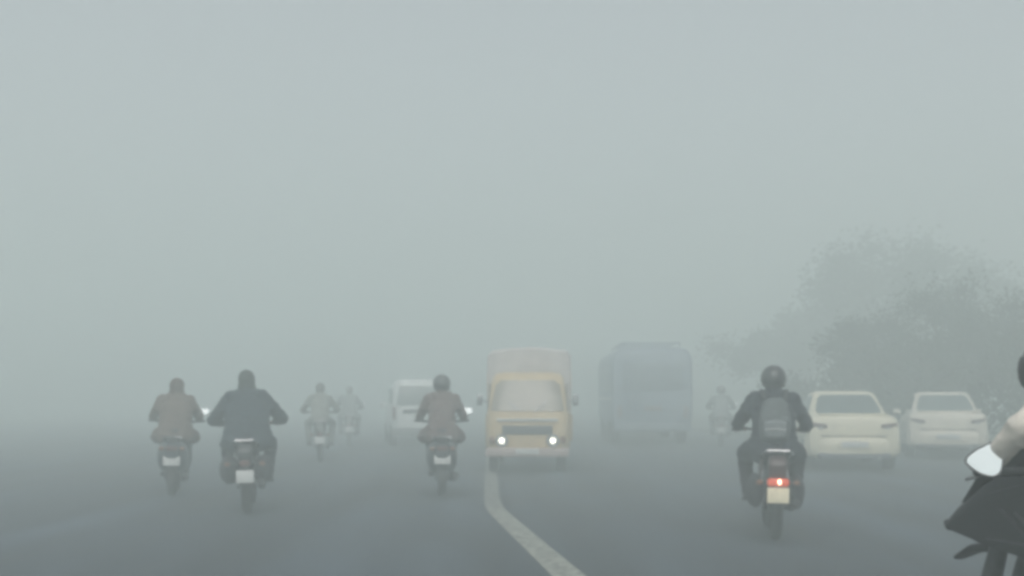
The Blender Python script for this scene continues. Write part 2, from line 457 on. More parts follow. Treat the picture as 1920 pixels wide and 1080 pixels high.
        for s in (-1, 1):
            for q in range(3):
                MB().tube([(s * .188, .30 + q * .07, .84 + q * .012), (s * .19, .40 + q * .075, .93 + q * .008)], .007, 6).build('vent_slat', M['darkmetal'], b)
            MB().tube([(s * .187, .10, .86), (s * .189, .35, .815), (s * .187, .62, .82)], .006, 6).build('panel_seam', M['darkmetal'], b)
    else:
        hl = MB().lathe([(.03, -.09), (.075, -.05), (.09, .0), (.088, .03)], (0, .55, .90), 'Y', 20).build('headlight', M['black'], b)
        MB().lathe([(.082, .026), (.07, .045), (.03, .055)], (0, .55, .90), 'Y', 20).build('lens', M['lens'], hl)
        MB().lathe([(.045, 0), (.05, .04)], (0, .47, 1.04), 'Y', 16).build('gauge', M['black'], b)
    for s in mirrors:
        mirror(b, s, (s * .25, .34, 1.04), (s * .39, .33, 1.17), tilt=mtilt)
    return b

def scooter(loc, yaw, lean, label, paint, mirrors=(1,), group='motorbikes on the foggy road', mtilt=-12, pz=.50):
    b = empty('scooter', loc, rot=(0, R(lean), R(yaw))); tag(b, label, 'scooter', group)
    r = .225
    wheel(b, -.58, r, .055); wheel(b, .62, r, .05)
    bd = MB(); rs = []
    for y, hw, zb, zt in ((-.10, .12, .30, .70), (-.2, .17, .28, .73), (-.42, .21, .30, .75), (-.62, .21, .36, .77), (-.80, .16, .45, .77), (-.9, .09, .55, .74)):
        ring = []
        for k in range(18):
            a = 2 * math.pi * k / 18; ca, sa = math.cos(a), math.sin(a)
            ring.append(Vector((math.copysign(abs(ca) ** .7, ca) * hw, y, (zb + zt) / 2 + math.copysign(abs(sa) ** .7, sa) * (zt - zb) / 2)))
        rs.append(ring)
    bd.rings(rs).build('body_cover', paint, b)
    MB().prism([(-.15, .24), (.42, .24), (.46, .30), (-.15, .31)], -.19, .19, .02).build('footboard', M['black'], b)
    ap = MB(); rs = []
    for z, hw, y in ((.26, .17, .47), (.45, .22, .45), (.68, .215, .42), (.84, .15, .38), (.95, .09, .36)):
        rs.append([Vector((math.cos(2 * math.pi * k / 14) * hw, y + math.sin(2 * math.pi * k / 14) * .045, z)) for k in range(14)])
    ap.rings(rs).build('front_apron', paint, b)
    arc_guard(.25, 30, 170, .07, .62, .225, .05).build('mudguard', paint, b)
    arc_guard(.255, 60, 185, .07, -.58, .225, .03).build('mudguard', M['black'], b)
    MB().tube([(0, .40, .86), (0, .54, .50), (.07, .60, .38), (.07, .62, .225)], [.03, .028, .02, .02], 10).build('fork', M['darkmetal'], b)
    MB().box((.0, -.4, .27), (.22, .34, .13), .04).build('engine', M['darkmetal'], b)
    MB().tube([(.10, -.2, .2), (.17, -.4, .24), (.19, -.78, .30)], [.02, .05, .045], 12).build('exhaust_pipe', M['darkmetal'], b)
    rs = []
    for y, hw, zt in ((-.08, .10, .79), (-.2, .15, .80), (-.45, .16, .80), (-.7, .13, .84), (-.86, .08, .84)):
        rs.append([Vector((math.cos(2 * math.pi * k / 14) * hw, y, zt - .045 + math.sin(2 * math.pi * k / 14) * .05)) for k in range(14)])
    MB().rings(rs).build('seat', M['seat'], b)
    MB().tube([(-.11, -.7, .79), (-.12, -.93, .83), (.12, -.93, .83), (.11, -.7, .79)], .013, 8).build('grab_rail', M['steel'], b)
    tl = MB().box((0, -.885, .67), (.16, .05, .07), .02).build('tail_light', M['red'], b)
    for s in (-1, 1):
        MB().ball((s * .13, -.85, .665), (.045, .03, .03)).build('turn_signal', M['amber'], b)
    MB().box((0, -.885, pz), (.22, .01, .13), .003, rot=(R(-10), 0, 0)).build('number_plate', M['plate'], b)
    MB().box((0, -.872, pz + .02), (.24, .01, .16), .003, rot=(R(-10), 0, 0)).build('plate_bracket', M['black'], b)
    rs = []
    for x, q in ((-.2, .03), (-.13, .06), (0, .08), (.13, .06), (.2, .03)):
        rs.append([Vector((x, .37 + math.cos(2 * math.pi * k / 12) * q, 1.0 + math.sin(2 * math.pi * k / 12) * q * .8)) for k in range(12)])
    hb = MB().rings(rs).build('handlebar_cover', paint, b)
    MB().lathe([(.06, 0), (.05, .03)], (0, .44, 1.0), 'Y', 16).build('headlight', M['lens'], hb)
    for s in (-1, 1):
        MB().tube([(s * .17, .36, 1.01), (s * .385, .295, 1.03)], .018, 10, round_ends=True).build('grip', M['black'], hb)
    for s in mirrors: mirror(b, s, (s * .2, .35, 1.04), (s * .39, .33, 1.17), tilt=mtilt)
    return b

# ---------------------------------------------------------------- riders
def lerp(a, b, t): return tuple(a[i] + (b[i] - a[i]) * t for i in range(3))
def person(parent_empty_args, label, jacket, trousers, mode='bike', headwear='helmet', hmat=None, bulk=1.0, elbow=.36, lean_f=0.0, shoes=None, sleeve=None, group='riders on the foggy road', turn=0, fine=False, coat=False, scarf=None, headz=0):
    loc, rot = parent_empty_args
    p = empty('person', loc, rot=rot); tag(p, label, 'person', group)
    hip = (0, -.24, .90 if mode == 'bike' else .88)
    chest = (0, -.10 + lean_f, 1.22); neck = (0, -.05 + lean_f * 1.3, 1.41 + headz); head = (0, .0 + lean_f * 1.45, 1.545 + headz)
    shz, shy = 1.35 + headz * .7, chest[1] + .03
    if mode == 'sport':
        hip = (0, -.20, .87); chest = (0, .10, 1.12); neck = (0, .33, 1.385); head = (0, .45, 1.46); shz, shy = 1.38, .25
    legs = {}; arms = {}
    for s in (-1, 1):
        if mode != 'scooter': legs[s] = [(s * .10, -.22, .90), (s * .27, .18, .80), (s * .235, -.02, .42), (s * .24, .0, .345), (s * .25, .16, .34)]
        else: legs[s] = [(s * .10, -.22, .88), (s * .17, .20, .80), (s * .12, .22, .40), (s * .12, .22, .345), (s * .13, .37, .335)]
        sh = (s * .185, shy, shz); el = (s * elbow, .06 + lean_f * .6, 1.10); ha = (s * .315, .265, 1.055)
        if mode == 'sport': sh = (s * .185, shy + .02, shz); el = (s * .35, .28, 1.27); ha = (s * .30, .50, 1.125)
        arms[s] = [sh, el, ha]
    B = MB()
    # one continuous body: trunk, neck, head, limbs, hands
    B.tube([hip, lerp(hip, chest, .42), chest, (0, shy - .01, shz - .02)], [(.155, .12), (.14, .10), (.165, .115), (.15, .08)], 16, ref=(1, 0, 0), round_ends=True)
    B.tube([(0, shy, shz), neck, (0, head[1] - .01, head[2] - .04)], [.065, .055, .055], 12, round_ends=True)
    B.ball(head, (.077, .098, .115)); B.ball((0, head[1] + .025, head[2] - .05), (.058, .07, .065))
    B.tube([(0, head[1] + .09, head[2] + .02), (0, head[1] + .118, head[2] - .022)], [.009, .017], 8, round_ends=True)      # nose
    B.tube([(-.022, head[1] + .088, head[2] - .058), (.022, head[1] + .088, head[2] - .058)], .008, 8, round_ends=True)     # mouth
    for s in (-1, 1):
        B.ball((s * .032, head[1] + .086, head[2] + .012), (.015, .012, .011)); B.ball((s * .08, head[1] - .005, head[2] - .01), (.012, .022, .034))
        L = legs[s]; A = arms[s]
        B.tube(L[:3], [.083, .058, .04], 12, round_ends=True); B.tube([L[0], L[0], L[1]][1:], [.085, .06], 12, round_ends=True)
        B.tube([L[3], L[4]], [.036, .03], 10, round_ends=True)
        B.tube([A[0], A[1]], [.05, .038], 12, round_ends=True); B.tube([A[1], lerp(A[1], A[2], .93)], [.038, .026], 12, round_ends=True)
        h = A[2]
        B.tube([lerp(A[1], A[2], .86), (h[0], h[1] + .005, h[2] + .005)], [(.03, .02), (.042, .017)], 10, ref=(1, 0, 0), round_ends=True)
        for k, (ln, rr) in enumerate(((.9, .0085), (1.0, .009), (.95, .0085), (.78, .0075))):
            x = h[0] + s * (-.032 + .0215 * k); y0 = h[1] + .035 - (abs(x) - abs(h[0])) * .2; zz = h[2] - 1.055
            B.tube([(x, y0 - .02, 1.068 + zz), (x, y0 + .018 * ln + .005, 1.074 + zz), (x, y0 + .034 * ln + .01, 1.05 + zz), (x, y0 + .022, 1.018 + .004 * k + zz)], rr, 8, round_ends=True)
        B.tube([(h[0] - s * .036, h[1] + .0, h[2] - .003), (h[0] - s * .056, h[1] + .02, h[2] - .025), (h[0] - s * .05, h[1] + .04, h[2] - .049)], [.012, .011, .009], 8, round_ends=True)
    blob(B, 'body', M['skin'], p, .0075 if fine else .011, 2)
    k = bulk
    J = MB()
    lo = (0, hip[1] - .01, hip[2] - (.07 if coat else .0))
    J.tube([lo, lerp(hip, chest, .42), chest, (0, shy - .01, shz - .05), (0, neck[1] - .01, neck[2] - .01)],
           [(.205 * k + (.03 if coat else 0), .155), (.19 * k, .14), (.205 * k, .14), (.16 * k, .11), (.10, .085)], 18, ref=(1, 0, 0), round_ends=True)
    for s in (-1, 1):   # sloping shoulders
        J.tube([(0, neck[1] - .01, neck[2] - .03), (s * .10, shy + .005, shz + .02), (s * .17 * k, shy, shz - .055), (s * (.19 * k + .02), shy, shz - .12)], [.085, .085, .085, .075], 12, round_ends=True)
    if coat:
        for s in (-1, 1): J.tube([(s * .1, -.22, .90), (s * .25, .02, .80)], [.13, .10], 12, round_ends=True)
    for s in (-1, 1):
        A = arms[s]; kk = (k + 1) / 2
        J.tube([A[0], lerp(A[0], A[1], .55), A[1]], [.078 * kk, .07 * kk, .064 * kk], 12, round_ends=True)
        J.tube([A[1], lerp(A[1], A[2], .5), lerp(A[1], A[2], .84)], [.064 * kk, .054 * kk, .043], 12, round_ends=True)
    J.tube([(0, neck[1] - .015, neck[2] - .05), (0, neck[1] - .01, neck[2] + .03)], [.09, .078], 14, round_ends=True)
    blob(J, 'jacket', jacket, p, .0095 if fine else .013, 2 if fine else 3, .011, 11)
    T = MB()
    T.ball((0, hip[1] + .01, hip[2]), (.175, .16, .11))
    for s in (-1, 1):
        L = legs[s]
        T.tube([L[0], lerp(L[0], L[1], .5), L[1]], [.105, .098, .082], 12, round_ends=True)
        T.tube([L[1], lerp(L[1], L[2], .5), L[2]], [.082, .075, .062], 12, round_ends=True)
    blob(T, 'trousers', trousers, p, .013, 3, .009, 10)
    for s in (-1, 1):
        L = legs[s]; F = MB()
        F.tube([(L[2][0], L[2][1], L[2][2] + .01), (L[3][0], L[3][1] - .01, L[3][2] + .02)], [.052, .05], 12, round_ends=True)
        F.tube([(L[3][0], L[3][1] - .05, .375), (L[3][0], L[3][1] + .06, .378), (L[4][0], L[4][1] + .04, .366)], [(.042, .032), (.05, .034), (.044, .024)], 12, ref=(1, 0, 0), round_ends=True)
        blob(F, 'shoe', shoes or M['black'], p, .009, 2)
    hx, hy, hz = head
    if headwear == 'helmet':
        H = MB(); H.ball((0, hy - .005, hz + .02), (.128, .15, .135), 22, 14)
        hm = H.build('helmet', hmat or M['black'], p)
        V = MB(); rows = []
        for a in range(-5, 6):
            rows.append([Vector((math.sin(R(a * 14)) * .131 * math.cos(R(e)), hy - .005 + math.cos(R(a * 14)) * .155 * math.cos(R(e)), hz + .02 + math.sin(R(e)) * .137)) for e in (-28, -14, 0, 12, 22)])
        V.grid(rows).build('visor', M['black'], hm)
        MB().tube([(-.10, hy - .09, hz - .055), (0, hy - .135, hz - .07), (.10, hy - .09, hz - .055)], .012, 8, round_ends=True).build('rim_trim', M['black'], hm)
    elif headwear == 'cap':
        H = MB(); H.ball((0, hy - .012, hz + .03), (.096, .116, .108)); H.tube([(0, hy - .012, hz - .03), (0, hy - .012, hz + .035)], [(.094, .112), (.1, .118)], 16, ref=(1, 0, 0), round_ends=True)
        blob(H, 'knitted_cap', hmat, p, .011, 2, .003, 20)
    elif headwear == 'scarf':
        H = MB(); H.ball((0, hy - .012, hz + .02), (.105, .125, .12)); H.tube([(0, hy - .02, hz - .15), (0, hy - .01, hz - .02)], [(.125, .11), (.1, .11)], 16, ref=(1, 0, 0), round_ends=True)
        blob(H, 'head_scarf', hmat, p, .011, 2, .005, 14)
    return p

def backpack(loc, rot, m, m2, label):
    b = empty('backpack', loc, rot=rot); tag(b, label, 'backpack')
    K = MB()
    K.tube([(0, -.335, .98), (0, -.345, 1.14), (0, -.31, 1.31)], [(.15, .075), (.16, .085), (.12, .06)], 16, ref=(1, 0, 0), round_ends=True)
    blob(K, 'main_bag', m, b, .011, 3, .005, 10)
    K = MB(); K.tube([(0, -.415, 1.0), (0, -.42, 1.12)], [(.11, .035), (.115, .03)], 14, ref=(1, 0, 0), round_ends=True)
    blob(K, 'front_pocket', m2, b, .01, 2)
    MB().tube([(-.10, -.45, 1.055), (0, -.457, 1.062), (.10, -.45, 1.055)], .006, 6).build('zip_band', M['plate'], b)
    for s in (-1, 1):
        MB().tube([(s * .10, -.24, 1.35), (s * .12, -.12, 1.445), (s * .13, .03, 1.38), (s * .14, .055, 1.25), (s * .15, -.02, 1.1), (s * .15, -.2, 1.0)], [(.022, .01)] * 6, 8).build('strap', M['black'], b)
    MB().tube([(-.03, -.30, 1.345), (0, -.31, 1.39), (.03, -.30, 1.345)], .007, 6).build('haul_loop', M['black'], b)
    return b

def gp(px, base):
    """pixel column and ground pixel row of the photograph -> ground point"""
    d = FPX * CAM_H / (base - 744.0)
    return ((px - 960) * d / FPX, d, 0.008)
def cloth(name, col, var=.2, rough=.9): return mat(name, col, rough, var=var, scale=14, bump=.25)
def bikeat(px, base, yaw, off=.66):
    x, y, z = gp(px, base); return (x - off * math.sin(R(yaw)), y + off * math.cos(R(yaw)), 0.004)

# D : nearest full rider with backpack, lit tail lamp
yaw, ln = -9, 1.0; loc = bikeat(1453, 1013, yaw); rot = (0, R(ln), R(yaw))
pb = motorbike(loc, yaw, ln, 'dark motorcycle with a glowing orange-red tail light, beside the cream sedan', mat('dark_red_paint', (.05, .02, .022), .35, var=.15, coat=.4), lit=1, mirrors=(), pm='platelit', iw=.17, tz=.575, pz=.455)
pannier(pb, .46)
person((loc, rot), 'rider in dark blue-grey jacket and helmet wearing a grey backpack', cloth('jacket_navy', (.014, .018, .030)), cloth('trousers_dark', (.016, .013, .022)), headwear='helmet', hmat=mat('helmet_charcoal', (.03, .033, .036), .35, coat=.4), bulk=1.12, elbow=.345, coat=True)
backpack(loc, rot, cloth('bag_grey', (.10, .115, .12)), cloth('bag_light', (.19, .21, .22)), 'grey backpack with a pale band, on the back of the rider beside the cars')

# B : big dark rider on the left
yaw, ln = 10, -1.5; loc = bikeat(464, 962, yaw); rot = (0, R(ln), R(yaw))
pb = motorbike(loc, yaw, ln, 'black motorcycle with a low white number plate, under the bulky dark rider', mat('black_paint', (.02, .022, .026), .35, coat=.4), mirrors=(), tz=.60, pz=.45, iw=.2)
pannier(pb, .50, .2)
person((loc, rot), 'bulky rider in a long dark coat and head wrap with elbows wide apart', cloth('coat_dark', (.028, .042, .056)), cloth('trousers_blue', (.022, .028, .042)), headwear='scarf', hmat=cloth('cap_green', (.05, .062, .058)), bulk=1.42, elbow=.42, coat=True, headz=.03)

# A : leftmost, brown jacket on a scooter
yaw, ln = 13, 1.5; loc = bikeat(322, 930, yaw, .58); rot = (0, R(ln), R(yaw))
scooter(loc, yaw, ln, 'blue-grey scooter under the brown-jacketed rider, leftmost vehicle', mat('scooter_bluegrey', (.05, .065, .08), .35, coat=.4), mirrors=(1,), mtilt=-14)
person((loc, rot), 'rider in a brown jacket with wrapped head, leftmost of all, on the blue-grey scooter', cloth('jacket_brown', (.135, .105, .09)), cloth('trousers_grey', (.07, .08, .085)), mode='scooter', headwear='scarf', hmat=cloth('scarf_brown', (.09, .065, .055)), bulk=1.18, elbow=.315, headz=-.03, coat=True)

# C : centre rider by the painted line
yaw, ln = 4, 0; loc = bikeat(829, 930, yaw, .58); rot = (0, R(ln), R(yaw))
scooter(loc, yaw, ln, 'dark scooter with a wide white number plate just left of the painted line', mat('scooter_dark', (.022, .03, .04), .35, coat=.4), mirrors=(1,), mtilt=-14, pz=.52)
person((loc, rot), 'rider in a reddish-brown jacket on the dark scooter left of the painted line', cloth('jacket_redbrown', (.14, .105, .10)), cloth('trousers_slate', (.045, .055, .07)), mode='scooter', headwear='helmet', hmat=mat('helmet_grey', (.05, .055, .058), .35, coat=.3), bulk=1.0, elbow=.31, coat=True)

# F : faint rider further on
yaw, ln = 9, 0; loc = bikeat(600, 866, yaw); rot = (0, 0, R(yaw))
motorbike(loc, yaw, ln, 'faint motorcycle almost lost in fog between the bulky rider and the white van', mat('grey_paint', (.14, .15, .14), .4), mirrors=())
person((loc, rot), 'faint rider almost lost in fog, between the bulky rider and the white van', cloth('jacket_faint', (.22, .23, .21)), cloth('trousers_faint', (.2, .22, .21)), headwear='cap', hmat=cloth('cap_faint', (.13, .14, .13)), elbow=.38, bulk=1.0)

# G, H : two more ghosts further off
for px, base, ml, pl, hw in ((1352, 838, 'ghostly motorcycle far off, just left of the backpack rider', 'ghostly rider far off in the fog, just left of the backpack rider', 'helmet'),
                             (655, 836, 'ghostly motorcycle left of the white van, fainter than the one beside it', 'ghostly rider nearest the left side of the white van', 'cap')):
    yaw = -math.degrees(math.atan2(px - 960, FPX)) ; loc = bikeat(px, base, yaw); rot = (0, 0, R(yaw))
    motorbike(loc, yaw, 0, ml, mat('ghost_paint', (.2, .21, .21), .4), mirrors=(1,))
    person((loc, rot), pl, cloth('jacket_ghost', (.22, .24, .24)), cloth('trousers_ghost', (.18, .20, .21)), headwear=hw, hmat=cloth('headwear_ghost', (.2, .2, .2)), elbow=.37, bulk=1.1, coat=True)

# E : rider cut by the right picture edge, seen from behind and to its left
eyaw = 24
eloc = (2.28, 4.105, 0.004); rot = (0, R(0), R(eyaw))
motorbike(eloc, eyaw, 0, 'black faired motorcycle with a bright mirror, cut off by the right photo edge', mat('black_fairing', (.008, .009, .012), .6, spec=.3, bump=.1), mirrors=(), fairing=True, mtilt=-13)
person((eloc, rot), 'nearest rider in a pale cream shirt, at the right edge of the photo', cloth('shirt_cream', (.72, .67, .60), .1), cloth('trousers_black', (.022, .024, .030)), headwear='helmet', hmat=mat('helmet_black', (.02, .02, .022), .3, coat=.5), elbow=.30, bulk=.80, fine=True, mode='sport')

# ---------------------------------------------------------------- cars
def car_wheel(parent, x, y, r=.30, hw=.10):
    s = 1 if x > 0 else -1
    o = MB().lathe([(.05, -.02), (.05, .02)], (0, 0, 0), 'X', 12).build('wheel', M['darkmetal'], parent, loc=(x, y, r))
    MB().lathe([(r * .64, -hw), (r * .92, -hw), (r, -hw * .75), (r, hw * .75), (r * .92, hw), (r * .64, hw)], (0, 0, 0), 'X', 32).build('tyre', M['tyre'], o)
    ri = MB().lathe([(r * .66, -.02), (r * .66, hw * .9), (r * .60, hw * .95), (r * .56, hw * .6), (.06, hw * .5)], (0, 0, 0), 'X', 28)
    for k in range(6):
        a = k * math.pi / 3; ri.tube([(hw * .6, .04 * math.cos(a), .04 * math.sin(a)), (hw * .8, r * .6 * math.cos(a), r * .6 * math.sin(a))], [.025, .02], 8)
    if s < 0:
        ri.v = [Vector((-v.x, v.y, v.z)) for v in ri.v]
    ri.build('rim', M['alloy'], o)
    return o

def se(c, n): return math.copysign(abs(c) ** n, c)
def sedan(loc, yaw, label, paint, lower, W=.85, trunk_z=1.04, roof_z=1.49, tail_dark=True):
    c = empty('car', loc, R(yaw)); tag(c, label, 'car', 'pale cars seen from behind')
    # lower shell, stations from tail to nose
    st = [(-2.10, .70, .34, .90), (-2.06, .79, .28, .99), (-1.98, .83, .25, trunk_z - .015), (-1.80, W, .23, trunk_z), (-1.3, W, .22, trunk_z + .01), (-.6, W, .21, trunk_z - .06), (.6, W, .21, .96), (1.1, W, .22, .95), (1.6, .84, .23, .86), (1.95, .80, .25, .76), (2.08, .70, .3, .66)]
    rs = []
    for y, hw, zb, zt in st:
        h = zt - zb
        prof = [(.80, 0), (.95, .05), (.985, .2), (1, .42), (1, .62), (.975, .80), (.93, .93), (.85, .985), (.6, 1.01), (.3, 1.02)]
        ring = [Vector((hw * a, y, zb + h * b)) for a, b in prof]
        ring += [Vector((-q.x, q.y, q.z)) for q in ring[::-1]]
        rs.append(ring)
    me = MB().rings(rs).mesh('body')
    cut = MB()
    for y in (-1.28, 1.28): cut.lathe([(.35, -1.2), (.35, 1.2)], (0, y, .30), 'X', 36)
    cme = cut.mesh('cut'); co = bpy.data.objects.new('cut', cme); S.collection.objects.link(co)
    me2 = evaluated(me, [('BOOLEAN', dict(operation='DIFFERENCE', object=co, solver='EXACT'))])
    bpy.data.objects.remove(co)
    me2.name = 'body'; me2.materials.clear(); me2.materials.append(paint)
    for q in me2.polygons: q.material_index = 0
    me2.set_sharp_from_angle(angle=R(38))
    body = link(bpy.data.objects.new('body', me2), c)
    MB().box((0, 0, .42), (1.2, 3.6, .36), .05).build('underbody', M['black'], c)
    # cabin
    zb, zt = trunk_z - .08, roof_z
    lv = [(0, .76, -1.62, 1.10), (.2, .735, -1.47, .93), (.45, .69, -1.25, .70), (.7, .635, -1.02, .45), (.88, .59, -.86, .25), (.96, .54, -.74, .10), (1.0, .44, -.58, -.04)]
    def ring_at(hw, y0, y1, z, off=0, n=40):
        cy, ly = (y0 + y1) / 2, (y1 - y0) / 2
        return [Vector((se(math.cos(2 * math.pi * k / n), .36) * (hw + off), cy + se(math.sin(2 * math.pi * k / n), .36) * (ly + off), z)) for k in range(n)]
    MB().rings([ring_at(hw, a, b, zb + (zt - zb) * v) for v, hw, a, b in lv]).build('roof', paint, c)
    def lvl(v):
        for i in range(len(lv) - 1):
            if lv[i][0] <= v <= lv[i + 1][0]:
                t = (v - lv[i][0]) / (lv[i + 1][0] - lv[i][0]); return [lv[i][k] + (lv[i + 1][k] - lv[i][k]) * t for k in range(4)]
    EX = 1 / .36 * 2
    def face(kind, s, v, off=.006):
        _, hw, y0, y1 = lvl(v); cy, ly = (y0 + y1) / 2, (y1 - y0) / 2; z = zb + (zt - zb) * v
        q = (1 - abs(s) ** EX) ** (1 / EX)
        if kind == 'rear': return Vector((s * hw, cy - ly * q - off, z + off * .6))
        if kind == 'front': return Vector((s * hw, cy + ly * q + off, z + off * .6))
        return Vector(((hw * q + off) * (1 if kind == 'right' else -1), cy + s * ly, z))
    def pane(kind, s0, s1, v0, v1, name, m, rnd=.10):
        rows = []
        for i in range(9):
            v = v0 + (v1 - v0) * i / 8; e = abs(i - 4) / 4
            ins = rnd * max(0, (e - .6) / .4) ** 2 * (s1 - s0) * .5
            rows.append([face(kind, s0 + ins + (s1 - s0 - 2 * ins) * j / 12, v) for j in range(13)])
        return MB().grid(rows).build(name, m, c)
    rw = pane('rear', -.84, .84, .16, .86, 'rear_window', M['glass'])
    pane('front', -.86, .86, .14, .88, 'windscreen', M['glass'])
    for kd in ('left', 'right'):
        pane(kd, -.72, -.04, .22, .82, 'side_window', M['glass']); pane(kd, .0, .66, .22, .82, 'side_window', M['glass'])
    # tail
    MB().box((0, -2.075, .865), (1.02, .02, .05), .008).build('trunk_trim', M['darkmetal'], c)
    MB().box((0, -1.93, trunk_z + .012), (1.24, .16, .035), .015).build('trunk_lip', paint, c)
    for s in (-1, 1):
        t = MB().tube([(s * .50, -2.085, .83), (s * .62, -2.075, .84), (s * .73, -2.03, .86), (s * .80, -1.90, .88)], [(.03, .045), (.05, .055), (.05, .07), (.03, .06)], 12, ref=(0, 1, 0), round_ends=True).build('tail_light', M['tailbrown'], c)
        MB().ball((s * .60, -2.125, .80), (.04, .012, .02)).build('reversing_lamp', M['lens'], t)
    b = MB(); rs = []
    for x in [i / 10 * .86 for i in range(-10, 11)]:
        q = abs(x) / .86; y = -2.17 + .30 * q ** 4; hh = .17
        rs.append([Vector((x, y + dy, .46 + dz)) for dy, dz in ((0, -.13), (-.018, -.02), (-.02, .08), (.02, .15), (.22, .15), (.25, -.14))])
    b.rings(rs).build('bumper', paint, c)
    g = MB(); g.tube([(x, -2.165 + .30 * (abs(x) / .86) ** 4, .635 + .02) for x in [i / 10 * .82 for i in range(-10, 11)]], .009, 6)
    for s in (-1, 1): g.tube([(s * .66, -2.085, .66), (s * .70, -2.085, .80)], .006, 6)
    g.build('panel_gap', M['darkmetal'], c)
    MB().box((0, -2.185, .50), (.60, .03, .17), .02).build('plate_recess', paint, c)
    MB().box((0, -2.05, .29), (1.30, .22, .11), .04).build('bumper_skirt', lower, c)
    pl = MB().box((0, -2.205, .50), (.48, .012, .11), .004).build('number_plate', M['plate'], c)
    MB().tube([(.45, -1.8, .26), (.45, -2.17, .25)], .028, 10).build('exhaust_pipe', M['steel'], c)
    MB().box((0, 2.09, .55), (1.2, .06, .14), .03).build('grille', M['black'], c)
    for s in (-1, 1):
        MB().ball((s * .62, 1.98, .66), (.16, .12, .08)).build('headlight', M['lens'], c)
        mm = MB().box((s * .93, .62, 1.02), (.16, .09, .12), .035).tube([(s * .83, .64, .97), (s * .90, .62, 1.0)], .02, 8).build('wing_mirror', paint, c)
        MB().box((s * .862, -.62, .86), (.015, .14, .022), .005).build('door_handle', paint, c)
        MB().box((s * .862, .22, .86), (.015, .14, .022), .005).build('door_handle', paint, c)
        for y in (-1.28, 1.28): car_wheel(c, s * .74, y)
    MB().tube([(0, -.55, roof_z - .01), (0, -.66, roof_z + .09)], [.008, .003], 6).build('antenna', M['black'], c)
    return c

def carat(px, base, yaw, off=2.0):
    x, y, z = gp(px, base)
    a = R(yaw); return (x - math.sin(a) * off, y + math.cos(a) * off, .004)
sedan(carat(1600, 884, -8), -8, 'cream sedan seen from behind, directly right of the rider with the backpack', mat('cream_paint', (.72, .67, .52), .4, var=.05, coat=.3), mat('lower_grey', (.12, .13, .15), .6))
sedan(carat(1777, 861, -15), -15, 'silvery beige sedan between the cream sedan and the rider at the right edge', mat('beige_paint', (.74, .68, .58), .4, var=.05, coat=.3), mat('lower_grey', (.12, .12, .12), .6))

